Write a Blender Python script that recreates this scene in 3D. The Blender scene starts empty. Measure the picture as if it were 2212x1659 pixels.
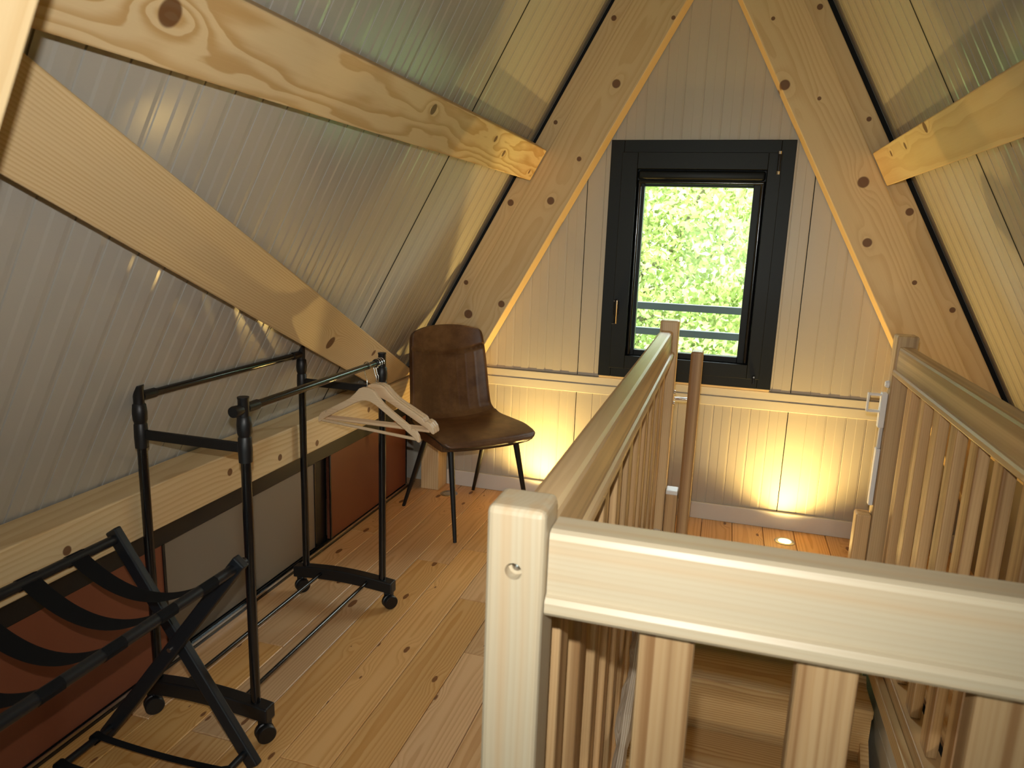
import bpy, bmesh, math, random
import numpy as np
from mathutils import Vector, Matrix

random.seed(7); rng = np.random.default_rng(7)
S = bpy.context.scene
C = bpy.context.collection

# ------------------------------------------------------------------ camera
CAM_H = 1.35
FPX = 1557.94
cam_data = bpy.data.cameras.new('camera')
cam_data.sensor_width = 36.0
cam_data.lens = FPX / 2212.0 * 36.0
cam_data.clip_start = 0.02; cam_data.clip_end = 400
cam = bpy.data.objects.new('camera', cam_data); C.objects.link(cam)
def _camrot(y, p, r):
    B = Matrix(((1,0,0),(0,0,-1),(0,1,0)))
    Y = Matrix(((math.cos(y),0,-math.sin(y)),(0,1,0),(math.sin(y),0,math.cos(y))))
    P = Matrix(((1,0,0),(0,math.cos(p),-math.sin(p)),(0,math.sin(p),math.cos(p))))
    Rr = Matrix(((math.cos(r),-math.sin(r),0),(math.sin(r),math.cos(r),0),(0,0,1)))
    return Rr @ P @ Y @ B
RCAM = _camrot(-0.28192954, 0.20504642, 0.03585786)          # world -> camera (x right, y down, z forward)
_fl = Matrix(((1,0,0),(0,-1,0),(0,0,-1)))
cam.matrix_world = Matrix.Translation((0,0,CAM_H)) @ (RCAM.transposed() @ _fl).to_4x4()
cam_data.dof.use_dof = True; cam_data.dof.focus_distance = 3.0; cam_data.dof.aperture_fstop = 8.0
S.camera = cam

# ------------------------------------------------------------------ world, sun, flash, exposure
world = bpy.data.worlds.new('sky'); S.world = world; world.use_nodes = True
wn = world.node_tree.nodes; wl = world.node_tree.links
bg = wn['Background']; bg.inputs['Color'].default_value = (0.86, 0.94, 1.0, 1); bg.inputs['Strength'].default_value = 14.0
sun_d = bpy.data.lights.new('sun', 'SUN'); sun_d.energy = 6.0; sun_d.angle = 0.02; sun_d.color = (1, 0.95, 0.85)
sun = bpy.data.objects.new('sun', sun_d); C.objects.link(sun)
sun.rotation_euler = Vector((-0.70, 0.16, -0.70)).to_track_quat('-Z', 'Y').to_euler()
# the flash sits just above the lens and points where the lens points
fl_d = bpy.data.lights.new('camera_flash', 'SPOT'); fl_d.energy = 74.0; fl_d.shadow_soft_size = 0.008; fl_d.color = (1.0, 0.97, 0.92)
fl_d.spot_size = math.radians(114); fl_d.spot_blend = 1.0
flash = bpy.data.objects.new('camera_flash', fl_d); C.objects.link(flash)
flash.matrix_world = Matrix.Translation(Vector((0,0,CAM_H)) + RCAM.transposed() @ Vector((-0.010, -0.085, 0.0))) @ (RCAM.transposed() @ _fl).to_4x4()
S.view_settings.view_transform = 'Standard'; S.view_settings.look = 'None'
S.view_settings.gamma = 1.0; S.view_settings.use_curve_mapping = False
S.view_settings.exposure = 0.0

# ------------------------------------------------------------------ layout numbers
D = 3.526                  # inner face of the far gable wall
ML, MR = 1.793, 1.84       # roof pitches (rise per metre) left and right
XL0, XR0 = -1.10, 0.77     # where the slopes stand at 1.5 m
XC = (MR*XR0 + ML*XL0)/(MR + ML)      # ridge line
def roof_frame(side):      # origin, up-slope, inward normal of a roof slope
    if side == 'left':  return Vector((XL0,0,1.5)), Vector((1,0,ML)).normalized(), Vector((ML,0,-1)).normalized()
    return Vector((XR0,0,1.5)), Vector((-1,0,MR)).normalized(), Vector((-MR,0,-1)).normalized()
def rp(side, s, n, y):
    o, u, nn = roof_frame(side); p = o + u*s + nn*n; return Vector((p.x, y, p.z))
def roof_z(x): return 1.5 + ML*(x - XL0) if x < XC else 1.5 + MR*(XR0 - x)

# ------------------------------------------------------------------ object helpers
WM = {}
def tag(o, label=None, cat=None, group=None, kind=None):
    if label: o['label'] = label
    if cat: o['category'] = cat
    if group: o['group'] = group
    if kind: o['kind'] = kind
    return o
def empty(name, loc=(0,0,0), label=None, cat=None, group=None, kind=None, parent=None):
    o = bpy.data.objects.new(name, None); C.objects.link(o)
    o.empty_display_size = 0.1
    M = Matrix.Translation(Vector(loc)); WM[o] = M
    if parent: o.parent = parent; o.matrix_basis = WM[parent].inverted() @ M
    else: o.matrix_basis = M
    return tag(o, label, cat, group, kind)
def link_mesh(name, me, mat, parent=None, M=None):
    o = bpy.data.objects.new(name, me); C.objects.link(o)
    M = M or Matrix.Identity(4); WM[o] = M
    if mat and not me.materials: me.materials.append(mat)
    if parent: o.parent = parent; o.matrix_basis = WM[parent].inverted() @ M
    else: o.matrix_basis = M
    return o
def obj(name, bm, mat, parent=None, M=None, smooth=False, recentre=False):
    bmesh.ops.recalc_face_normals(bm, faces=bm.faces)
    if recentre and M is None:
        c = sum((v.co for v in bm.verts), Vector())/len(bm.verts)
        for v in bm.verts: v.co -= c
        M = Matrix.Translation(c)
    me = bpy.data.meshes.new(name)
    if smooth:
        for f in bm.faces: f.smooth = True
    bm.to_mesh(me); bm.free()
    if smooth:
        try: me.set_sharp_from_angle(angle=math.radians(40))
        except Exception: pass
    return link_mesh(name, me, mat, parent, M)
def axes(origin, xd, zd):
    x = Vector(xd).normalized(); z = Vector(zd); z = (z - x*z.dot(x)).normalized(); y = z.cross(x)
    M = Matrix((x, y, z)).transposed().to_4x4(); M.translation = Vector(origin); return M
def bm_box(lx, ly, lz, bevel=0.0, seg=2, bm=None, M=None):
    new = bm is None
    b = bmesh.new()
    bmesh.ops.create_cube(b, size=1.0)
    for v in b.verts: v.co = Vector((v.co.x*lx, v.co.y*ly, v.co.z*lz))
    if bevel > 0: bmesh.ops.bevel(b, geom=list(b.edges), offset=bevel, segments=seg, profile=0.5, affect='EDGES')
    if M is not None: b.transform(M)
    if new: return b
    me = bpy.data.meshes.new('tmp'); b.to_mesh(me); b.free(); bm.from_mesh(me); bpy.data.meshes.remove(me)
    return bm
def box(name, lo, hi, mat, parent=None, bevel=0.0, seg=2, grain='x'):
    """axis-aligned box lo..hi, local x laid along the grain"""
    lo = Vector(lo); hi = Vector(hi); c = (lo+hi)/2; d = hi-lo
    if grain == 'x': M = Matrix.Translation(c); L = d
    elif grain == 'y': M = axes(c, (0,1,0), (0,0,1)); L = Vector((d.y, d.x, d.z))
    else: M = axes(c, (0,0,1), (1,0,0)); L = Vector((d.z, d.y, d.x))
    return obj(name, bm_box(L.x, L.y, L.z, bevel, seg), mat, parent, M)
def bm_prism(pts, h, bevel=0.0):
    """polygon pts (x,y) extruded from z=-h/2 to h/2"""
    b = bmesh.new()
    vs = [b.verts.new((x, y, -h/2)) for x, y in pts]
    f = b.faces.new(vs)
    r = bmesh.ops.extrude_face_region(b, geom=[f])
    for v in r['geom']:
        if isinstance(v, bmesh.types.BMVert): v.co.z += h
    if bevel > 0:
        bmesh.ops.recalc_face_normals(b, faces=b.faces)
        bmesh.ops.bevel(b, geom=[e for e in b.edges if len(e.link_faces) == 2 and e.calc_face_angle(0) > 0.4], offset=bevel, segments=2, profile=0.5, affect='EDGES')
    return b
def bm_tube(path, r, seg=12, bm=None, cap=True, closed=False):
    b = bm or bmesh.new()
    P = [Vector(p) for p in path]; n = len(P)
    rr = r if isinstance(r, (list, tuple)) else [r]*n
    up = None; rings = []
    for i, p in enumerate(P):
        if closed: t = P[(i+1) % n] - P[i-1]
        else: t = (P[min(i+1,n-1)] - P[max(i-1,0)])
        t.normalize()
        if up is None:
            a = Vector((0,0,1)) if abs(t.z) < 0.9 else Vector((1,0,0))
            up = (a - t*a.dot(t)).normalized()
        else: up = (up - t*up.dot(t)).normalized()
        w = t.cross(up)
        rings.append([b.verts.new(p + (up*math.cos(2*math.pi*k/seg) + w*math.sin(2*math.pi*k/seg))*rr[i]) for k in range(seg)])
    m = n if closed else n-1
    for i in range(m):
        A = rings[i]; B = rings[(i+1) % n]
        for k in range(seg): b.faces.new((A[k], A[(k+1)%seg], B[(k+1)%seg], B[k]))
    if cap and not closed:
        b.faces.new(rings[0][::-1]); b.faces.new(rings[-1])
    return b
def tube(name, path, r, mat, parent=None, seg=14, **k):
    return obj(name, bm_tube(path, r, seg, **k), mat, parent, None, True, True)
def bm_lathe(prof, seg=28):
    """profile (r,z) revolved about z"""
    b = bmesh.new(); rings = []
    for r, z in prof:
        if r < 1e-6: rings.append([b.verts.new((0,0,z))])
        else: rings.append([b.verts.new((r*math.cos(2*math.pi*k/seg), r*math.sin(2*math.pi*k/seg), z)) for k in range(seg)])
    for A, B in zip(rings, rings[1:]):
        for k in range(seg):
            a = [A[k % len(A)], A[(k+1) % len(A)], B[(k+1) % len(B)], B[k % len(B)]]
            u = []
            for v in a:
                if v not in u: u.append(v)
            if len(u) >= 3: b.faces.new(u)
    return b

# ------------------------------------------------------------------ materials
def new_mat(name):
    m = bpy.data.materials.new(name); m.use_nodes = True
    nt = m.node_tree; return m, nt, nt.nodes, nt.links, nt.nodes['Principled BSDF']
class NB:
    def __init__(s, nt): s.nt = nt; s.n = nt.nodes; s.l = nt.links
    def node(s, t, **k):
        o = s.n.new(t)
        for a, v in k.items(): setattr(o, a, v)
        return o
    def _in(s, sock, v):
        if hasattr(v, 'is_output') or isinstance(v, bpy.types.NodeSocket): s.l.new(v, sock)
        else: sock.default_value = v
    def math(s, op, a, b=0.0, c=0.0, clamp=False):
        o = s.node('ShaderNodeMath', operation=op, use_clamp=clamp)
        s._in(o.inputs[0], a); s._in(o.inputs[1], b); s._in(o.inputs[2], c); return o.outputs[0]
    def vmath(s, op, a, b=(0,0,0)):
        o = s.node('ShaderNodeVectorMath', operation=op); s._in(o.inputs[0], a); s._in(o.inputs[1], b)
        return o.outputs['Value'] if op in ('LENGTH','DISTANCE','DOT_PRODUCT') else o.outputs[0]
    def noise(s, vec, scale=1.0, detail=2.0, rough=0.5):
        o = s.node('ShaderNodeTexNoise'); s._in(o.inputs['Vector'], vec); o.inputs['Scale'].default_value = scale
        o.inputs['Detail'].default_value = detail; o.inputs['Roughness'].default_value = rough; return o.outputs['Fac']
    def mix(s, f, a, b):
        o = s.node('ShaderNodeMix', data_type='RGBA'); s._in(o.inputs[0], f); s._in(o.inputs[6], a); s._in(o.inputs[7], b); return o.outputs[2]
    def smooth(s, v, lo, hi, a=0.0, b=1.0):
        o = s.node('ShaderNodeMapRange', interpolation_type='SMOOTHSTEP'); s._in(o.inputs[0], v)
        o.inputs[1].default_value = lo; o.inputs[2].default_value = hi; o.inputs[3].default_value = a; o.inputs[4].default_value = b; return o.outputs[0]
def c4(c): return (c[0], c[1], c[2], 1)
def srgb(r, g, b):
    f = lambda u: (u/255/12.92) if u/255 <= 0.04045 else ((u/255+0.055)/1.055)**2.4
    return (f(r), f(g), f(b), 1)
def wood(name, light, dark, ring=0.006, pith=(0.07, 0.05), amp=0.012, contrast=1.0, knots=(), knot_rand=0.0,
         knot_col=(0.10,0.035,0.012), rough=0.5, tone=0.25, streak=0.0, streak_col=(0.25,0.13,0.05), streak_scale=30, bump=0.15, rand_hue=0.0, spec=0.4, through='z'):
    m, nt, n, l, P = new_mat(name); B = NB(nt)
    tc = B.node('ShaderNodeTexCoord').outputs['Object']
    rnd = B.node('ShaderNodeObjectInfo').outputs['Random']
    r100 = B.math('MULTIPLY', rnd, 91.7)
    sep = B.node('ShaderNodeSeparateXYZ'); l.new(tc, sep.inputs[0])
    x, y, z = sep.outputs
    xo = B.math('ADD', x, r100)
    def vec(ax, ay, az, off=0.0):
        o = B.node('ShaderNodeCombineXYZ')
        B._in(o.inputs[0], B.math('MULTIPLY', xo, ax)); B._in(o.inputs[1], B.math('MULTIPLY_ADD', y, ay, off)); B._in(o.inputs[2], B.math('MULTIPLY', z, az)); return o.outputs[0]
    warp = B.math('MULTIPLY', B.math('SUBTRACT', B.noise(vec(1.3, 6, 6), 1.0, 2.0), 0.5), amp*2)
    warp2 = B.math('MULTIPLY', B.math('SUBTRACT', B.noise(vec(5, 25, 25), 1.0, 2.0), 0.5), amp*0.35)
    # radius from a pith line that runs beside the board
    py = B.math('MULTIPLY_ADD', B.math('SUBTRACT', B.math('FRACT', B.math('MULTIPLY', rnd, 13.3)), 0.5), 0.06, pith[0])
    yy = B.math('ADD', y, py); zz = B.math('ADD', z, pith[1])
    rad = B.math('SQRT', B.math('ADD', B.math('MULTIPLY', yy, yy), B.math('MULTIPLY', zz, zz)))
    rad = B.math('ADD', B.math('ADD', rad, warp), warp2)
    kmask = None
    for (kx, ky, kz, kr) in knots:
        ey, ez = (1/kr, 0.25/kr) if through == 'z' else (0.25/kr, 1/kr)
        dv = B.vmath('SUBTRACT', tc, (kx, ky, kz))
        d0 = B.vmath('LENGTH', B.vmath('MULTIPLY', dv, (1/kr, ey, ez)))
        dw = B.vmath('LENGTH', B.vmath('MULTIPLY', dv, (0.45/kr, ey, ez)))
        rad = B.math('ADD', rad, B.math('MULTIPLY', B.math('POWER', 2.718, B.math('MULTIPLY', B.math('MULTIPLY', dw, dw), -0.45)), kr*0.9))
        k = B.smooth(d0, 0.85, 1.12, 1.0, 0.0)
        kmask = k if kmask is None else B.math('MAXIMUM', kmask, k)
    if knot_rand > 0:
        vo = B.node('ShaderNodeTexVoronoi', feature='F1', voronoi_dimensions='2D'); l.new(vec(3.1, 8.0, 8.0), vo.inputs['Vector']); vo.inputs['Scale'].default_value = 1.0
        vs = B.node('ShaderNodeSeparateXYZ'); l.new(vo.outputs['Color'], vs.inputs[0])
        size = B.math('MULTIPLY', B.math('GREATER_THAN', vs.outputs[0], 1-knot_rand), B.math('MULTIPLY_ADD', B.math('POWER', vs.outputs[1], 2.0), 0.075, 0.028))
        d0 = B.math('ADD', vo.outputs['Distance'], B.math('MULTIPLY', B.noise(vec(60,60,60),1,2), 0.03))
        dd = B.math('SUBTRACT', d0, size)
        k = B.math('MULTIPLY', B.smooth(dd, -0.004, 0.012, 1.0, 0.0), B.math('GREATER_THAN', size, 0.012))
        rad = B.math('ADD', rad, B.math('MULTIPLY', B.math('MULTIPLY', B.smooth(dd, 0.0, 0.22, 1.0, 0.0), B.math('GREATER_THAN', size, 0.012)), 0.012))
        kmask = k if kmask is None else B.math('MAXIMUM', kmask, k)
    ph = B.math('FRACT', B.math('MULTIPLY', rad, 1/ring))
    late = B.math('MULTIPLY', B.smooth(ph, 0.25, 0.9), B.smooth(ph, 0.9, 1.0, 1.0, 0.0))     # slow rise, sharp end like late wood
    late = B.math('MULTIPLY', late, B.math('MULTIPLY_ADD', B.noise(vec(1.5, 18, 18, 3.1), 1.0, 1.0), 1.1, 0.25))
    fib = B.noise(vec(6, 260, 260), 1.0, 2.0, 0.6)
    f = B.math('MULTIPLY', late, contrast, clamp=True)
    f = B.math('ADD', f, B.math('MULTIPLY', B.math('SUBTRACT', fib, 0.5), 0.35), clamp=True)
    col = B.mix(f, c4(light), c4(dark))
    if streak > 0:
        st = B.smooth(B.noise(vec(0.3, streak_scale, streak_scale, 7.7), 1.0, 1.5, 0.6), 0.44, 0.68)
        col = B.mix(B.math('MULTIPLY', st, streak), col, c4(streak_col))
    tn = B.math('MULTIPLY_ADD', B.math('SUBTRACT', B.noise(vec(0.9, 4, 4, 5.5), 1.0, 2.0), 0.5), tone*1.6, 1.0)
    tn = B.math('MULTIPLY', tn, B.math('MULTIPLY_ADD', B.math('FRACT', B.math('MULTIPLY', rnd, 7.77)), tone, 1-tone*0.5))
    mul = B.node('ShaderNodeCombineXYZ'); 
    for i in range(3): l.new(tn, mul.inputs[i])
    col = B.vmath('MULTIPLY', col, mul.outputs[0])
    if rand_hue > 0:
        hs = B.node('ShaderNodeHueSaturation'); l.new(col, hs.inputs['Color'])
        l.new(B.math('MULTIPLY_ADD', B.math('FRACT', B.math('MULTIPLY', rnd, 3.33)), rand_hue, 1-rand_hue*0.5), hs.inputs['Saturation']); col = hs.outputs[0]
    if kmask is not None: col = B.mix(B.math('MULTIPLY', kmask, 0.9), col, c4(knot_col))
    l.new(col, P.inputs['Base Color'])
    P.inputs['Roughness'].default_value = rough; P.inputs['Specular IOR Level'].default_value = spec
    bp = B.node('ShaderNodeBump'); bp.inputs['Strength'].default_value = bump; bp.inputs['Distance'].default_value = 0.001
    l.new(f, bp.inputs['Height']); l.new(bp.outputs[0], P.inputs['Normal'])
    return m
def plain(name, col, rough=0.5, metal=0.0, noise=0.0, scale=40.0, spec=0.5, bump=0.0, coat=0.0):
    m, nt, n, l, P = new_mat(name); B = NB(nt)
    tc = B.node('ShaderNodeTexCoord').outputs['Object']
    f = B.noise(tc, scale, 3.0)
    a = [max(0, c*(1-noise)) for c in col[:3]]; b = [min(1, c*(1+noise)) for c in col[:3]]
    l.new(B.mix(f, c4(a), c4(b)), P.inputs['Base Color'])
    P.inputs['Roughness'].default_value = rough; P.inputs['Metallic'].default_value = metal; P.inputs['Specular IOR Level'].default_value = spec
    P.inputs['Coat Weight'].default_value = coat
    if bump > 0:
        bp = B.node('ShaderNodeBump'); bp.inputs['Strength'].default_value = bump; bp.inputs['Distance'].default_value = 0.002
        l.new(f, bp.inputs['Height']); l.new(bp.outputs[0], P.inputs['Normal'])
    return m
def emit(name, col, strength):
    m, nt, n, l, P = new_mat(name)
    P.inputs['Base Color'].default_value = c4(col); P.inputs['Emission Color'].default_value = c4(col); P.inputs['Emission Strength'].default_value = strength
    return m

SPRUCE_L = (0.74, 0.56, 0.31); SPRUCE_D = (0.57, 0.36, 0.15)
def spruce(name, knots=(), **k):
    a = dict(ring=0.011, pith=(0.03, 0.16), amp=0.02, contrast=0.5, tone=0.14, rough=0.55, bump=0.08, knot_col=(0.13,0.045,0.014))
    a.update(k); return wood(name, SPRUCE_L, SPRUCE_D, knots=knots, **a)
M_SPRUCE = spruce('spruce_timber')
M_RAIL = wood('streaked_banister_wood', (0.60,0.43,0.235), (0.46,0.295,0.135), ring=0.006, pith=(0.04,0.09), amp=0.008, contrast=0.35, tone=0.18, streak=0.75, streak_col=(0.27,0.155,0.07), rough=0.42, bump=0.06)
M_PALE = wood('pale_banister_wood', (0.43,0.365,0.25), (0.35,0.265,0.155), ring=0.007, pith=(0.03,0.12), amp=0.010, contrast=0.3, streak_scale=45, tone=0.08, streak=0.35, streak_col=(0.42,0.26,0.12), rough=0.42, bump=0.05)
M_BAL = wood('streaked_baluster_wood', (0.58,0.385,0.19), (0.42,0.235,0.09), ring=0.005, pith=(0.03,0.07), amp=0.008, contrast=0.35, tone=0.36, streak=0.85, streak_col=(0.25,0.125,0.045), rough=0.45, bump=0.06)
M_BALF = wood('flash_darkened_baluster_wood', (0.40,0.265,0.13), (0.31,0.175,0.07), ring=0.0045, streak_scale=75, pith=(0.03,0.07), amp=0.008, contrast=0.4, tone=0.2, streak=0.85, streak_col=(0.20,0.095,0.032), rough=0.45, bump=0.06)  # same baluster wood with its colour darkened to offset the close flash
M_FLOOR = wood('larch_floor_board', (0.71,0.43,0.19), (0.55,0.275,0.09), ring=0.0075, pith=(0.0,0.05), amp=0.012, contrast=0.8, knot_rand=0.62, knot_col=(0.17,0.06,0.02), tone=0.24, rand_hue=0.22, rough=0.36, bump=0.05)
M_TREAD = wood('pine_stair_wood', (0.64,0.45,0.22), (0.45,0.25,0.09), ring=0.010, pith=(0.02,0.06), amp=0.02, contrast=0.9, tone=0.15, rough=0.45)
M_HANGER = wood('pale_beech', (0.74,0.56,0.36), (0.60,0.40,0.22), ring=0.004, pith=(0.05,0.05), amp=0.003, contrast=0.5, tone=0.08, rough=0.4, bump=0.02)
M_ROUGH = wood('grey_rough_edge_wood', (0.60,0.50,0.38), (0.38,0.29,0.19), ring=0.005, pith=(0.02,0.02), amp=0.01, contrast=1.0, tone=0.2, rough=0.7, bump=0.4)
M_PANEL = plain('grey_beige_coated_metal', (0.465,0.445,0.39), rough=0.20, noise=0.03, scale=400, spec=0.5)
M_WALLP = plain('beige_coated_wall_panel', (0.47,0.43,0.36), rough=0.38, noise=0.03, scale=400, spec=0.45)
M_TRIM = plain('cream_metal_trim', (0.60,0.56,0.46), rough=0.4, noise=0.02)
M_SKIRT = plain('white_skirting', (0.66,0.64,0.60), rough=0.45, noise=0.02)
M_FOAM = plain('black_foam_seal', (0.008,0.009,0.009), rough=0.9, noise=0.2)
M_ANTH = plain('anthracite_window_frame', (0.0065,0.0085,0.0088), rough=0.45, noise=0.06, scale=300, spec=0.22)
M_BLACKM = plain('black_painted_steel', (0.006,0.006,0.0065), rough=0.15, noise=0.05, spec=0.6)
M_BLACKP = plain('black_plastic', (0.006,0.006,0.0065), rough=0.45, noise=0.1)
M_BLACKF = plain('black_webbing', (0.007,0.007,0.008), rough=0.9, noise=0.3, scale=900)
M_LUG = plain('blue_black_painted_wood', (0.007,0.009,0.012), rough=0.42, noise=0.1)
M_CHROME = plain('chrome', (0.75,0.75,0.75), rough=0.12, metal=1.0)
M_WHITE = plain('white_plastic', (0.78,0.79,0.80), rough=0.4, noise=0.02)
M_TERRA = plain('terracotta_door_board', (0.19,0.056,0.025), rough=0.5, noise=0.12, scale=500)
M_TAUPE = plain('taupe_door_board', (0.21,0.17,0.125), rough=0.5, noise=0.06, scale=500)
M_STEEL = plain('brushed_steel', (0.50,0.48,0.45), rough=0.3, metal=1.0)
M_LEG = plain('black_chair_leg', (0.008,0.009,0.009), rough=0.5)

def leather():
    m, nt, n, l, P = new_mat('worn_brown_leatherette'); B = NB(nt)
    tc = B.node('ShaderNodeTexCoord').outputs['Object']
    a = B.noise(tc, 7, 5, 0.65); b = B.noise(tc, 260, 2)
    col = B.mix(B.smooth(a, 0.38, 0.68), srgb(88,59,37), srgb(120,89,59))
    l.new(B.mix(B.math('MULTIPLY', b, 0.25), col, srgb(72,50,34)), P.inputs['Base Color'])
    P.inputs['Roughness'].default_value = 0.42; P.inputs['Specular IOR Level'].default_value = 0.45
    bp = B.node('ShaderNodeBump'); bp.inputs['Strength'].default_value = 0.2; bp.inputs['Distance'].default_value = 0.001
    l.new(b, bp.inputs['Height']); l.new(bp.outputs[0], P.inputs['Normal']); return m
M_LEATHER = leather()
M_PIPE = plain('dark_brown_piping', (0.022,0.013,0.008), rough=0.5)
def pane():
    m, nt, n, l, P = new_mat('window_glass'); B = NB(nt)
    tr = B.node('ShaderNodeBsdfTransparent'); tr.inputs[0].default_value = (0.93,0.97,0.94,1)
    gl = B.node('ShaderNodeBsdfGlossy'); gl.inputs['Roughness'].default_value = 0.02
    fr = B.node('ShaderNodeFresnel'); fr.inputs[0].default_value = 1.16
    tc = B.node('ShaderNodeTexCoord').outputs['Object']
    f = B.math('MULTIPLY', fr.outputs[0], B.math('MULTIPLY_ADD', B.noise(tc, 6), 0.2, 0.9))
    mx = B.node('ShaderNodeMixShader'); l.new(f, mx.inputs[0]); l.new(tr.outputs[0], mx.inputs[1]); l.new(gl.outputs[0], mx.inputs[2])
    l.new(mx.outputs[0], n['Material Output'].inputs[0]); n.remove(P); return m
M_GLASS = pane()
def leaf(name, a, b):
    m, nt, n, l, P = new_mat(name); B = NB(nt)
    tc = B.node('ShaderNodeTexCoord').outputs['Object']
    col = B.mix(B.smooth(B.noise(tc, 2.2, 4, 0.7), 0.35, 0.68), c4(a), c4(b))
    l.new(col, P.inputs['Base Color']); P.inputs['Roughness'].default_value = 0.6
    tl = B.node('ShaderNodeBsdfTranslucent'); l.new(col, tl.inputs[0])
    mx = B.node('ShaderNodeMixShader'); mx.inputs[0].default_value = 0.45
    l.new(P.outputs[0], mx.inputs[1]); l.new(tl.outputs[0], mx.inputs[2]); l.new(mx.outputs[0], n['Material Output'].inputs[0]); return m
M_LEAF = leaf('sunlit_green_leaf', (0.20,0.28,0.07), (0.66,0.68,0.30))
M_LEAF2 = leaf('blue_green_leaf', (0.13,0.22,0.10), (0.42,0.50,0.28))
M_BARK = wood('grey_bark', (0.20,0.17,0.12), (0.10,0.08,0.05), ring=0.03, amp=0.03, rough=0.9)
M_GRASS = plain('meadow_ground', (0.14,0.24,0.05), rough=0.9, noise=0.35, scale=3)
M_LAMP = emit('lamp_glass_glow', (1.0,0.80,0.42), 14.0)
M_LAMP_OFF = plain('frosted_lamp_glass', (0.35,0.34,0.32), rough=0.3)

# ------------------------------------------------------------------ roof slopes
def panel_profile(width, pitch=0.1, first=0.0):
    """face profile across a coated panel: thin grooves with a slightly raised half between them"""
    p = [(0.0, -0.006), (0.0006, -0.006), (0.0014, 0.0)]
    k = 0
    n = max(1, int(round(width/pitch)))
    pitch = width/n
    for k in range(n):
        a = k*pitch
        if k > 0: p += [(a-0.0022, 0.0), (a-0.0014, -0.006), (a+0.0014, -0.006), (a+0.0022, 0.0)]
        p += [(a+pitch*0.40, 0.0), (a+pitch*0.48, 0.0011), (a+pitch*0.80, 0.0011), (a+pitch*0.92, 0.0)]
    p += [(width-0.0014, 0.0), (width-0.0006, -0.006), (width, -0.006)]
    return p
def roof_side(side, name):
    root = empty(name, (0,0,0), kind='structure')
    root['label'] = 'sloping %s roof of ribbed grey-beige metal panels' % side
    o, u, nn = roof_frame(side)
    edges = [-3.58, -2.106, -1.163, -0.22, 0.723, 1.666, 2.609, D+0.03]
    s0, s1 = -1.86, (XC - o.x)/u.x
    for a, b in zip(edges, edges[1:]):
        w = b - a - 0.0004
        prof = panel_profile(w, 0.0943)
        pts = [(x, y) for x, y in prof] + [(w, -0.06), (0, -0.06)]
        pts = [(min(x, w), y) for x, y in pts]
        bm = bm_prism(pts, s1-s0)
        M = axes(rp(side, (s0+s1)/2, 0.0, a), (0,1,0), u)
        # local y must point inward (towards the room)
        if M.col[1].to_3d().dot(nn) < 0:
            bm.free()
            pts = [(w-x, y) for x, y in pts][::-1]
            bm = bm_prism(pts, s1-s0); M = axes(rp(side, (s0+s1)/2, 0.0, b), (0,-1,0), u)
        obj('roof_panel', bm, M_PANEL, root, M)
        if abs(b-2.609) < 0.01: obj('joint_seal', bm_box(s1-s0-0.02, 0.0085, 0.004), M_FOAM, root, axes(rp(side, (s0+s1)/2, -0.0014, b), u, nn))
    return root
roof_side('left', 'wall_left'); roof_side('right', 'wall_right')

# ------------------------------------------------------------------ far gable wall
WX0, WX1, WZ0, WZ1 = -0.545, 0.215, 0.705, 1.768          # opening in the wall
def wall_strip(name, x0, x1, zb, zt, parent, mat=None, y=D, pitch=0.0845, thick=0.10):
    """a vertical panel x0..x1 with vertical grooves, floor line zb, top line zt(x)"""
    xs = [(x0, 0.0), (x0+0.0015, 0.0)]
    k0 = math.floor((x0 + 0.68)/pitch) + 1; x = -0.68 + k0*pitch
    while x < x1 - 0.012:
        if x > x0 + 0.012: xs += [(x-0.003, 0.0), (x-0.0008, 0.0016), (x+0.0008, 0.0016), (x+0.002, 0.0), (x+pitch*0.47, 0.0), (x+pitch*0.5, -0.0008), (x+pitch*0.9, -0.0008), (x+pitch*0.93, 0.0)]
        x += pitch
    xs += [(x1-0.0015, 0.0), (x1, 0.0)]
    xs = sorted([p for p in xs if x0 <= p[0] <= x1])
    if callable(zt):
        if x0 < XC < x1: xs.append((XC, 0.0)); xs.sort()
    f = zt if callable(zt) else (lambda x: zt)
    b = bmesh.new()
    lo = [b.verts.new((x, y+d, zb)) for x, d in xs]; hi = [b.verts.new((x, y+d, f(x))) for x, d in xs]
    lo2 = [b.verts.new((x, y+thick, zb)) for x, d in xs]; hi2 = [b.verts.new((x, y+thick, f(x))) for x, d in xs]
    for i in range(len(xs)-1):
        b.faces.new((lo[i], lo[i+1], hi[i+1], hi[i])); b.faces.new((lo2[i+1], lo2[i], hi2[i], hi2[i+1]))
        b.faces.new((hi[i], hi[i+1], hi2[i+1], hi2[i])); b.faces.new((lo[i+1], lo[i], lo2[i], lo2[i+1]))
    b.faces.new((lo[0], hi[0], hi2[0], lo2[0])); b.faces.new((lo[-1], lo2[-1], hi2[-1], hi[-1]))
    return obj(name, b, mat or M_WALLP, parent)
wf = empty('wall_far', (XC, D, 0), kind='structure'); wf['label'] = 'far gable wall of beige vertical metal panels'
top = lambda x: roof_z(x) + 0.03
J0, J1 = -0.68, 0.332
RZ = 0.66; GAP = 0.002
wall_strip('wall_panel', -1.98, J0-GAP, -0.06, 0.60, wf); wall_strip('wall_panel', J0+GAP, J1-GAP, -0.06, 0.60, wf); wall_strip('wall_panel', J1+GAP, 1.64, -0.06, 0.60, wf)
wall_strip('wall_panel', -1.66, J0-GAP, 0.60, top, wf); wall_strip('wall_panel', J1+GAP, 1.32, 0.60, top, wf)
wall_strip('wall_panel', J0+GAP, WX0, 0.60, top, wf); wall_strip('wall_panel', WX1, J1-GAP, 0.60, top, wf)
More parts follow.
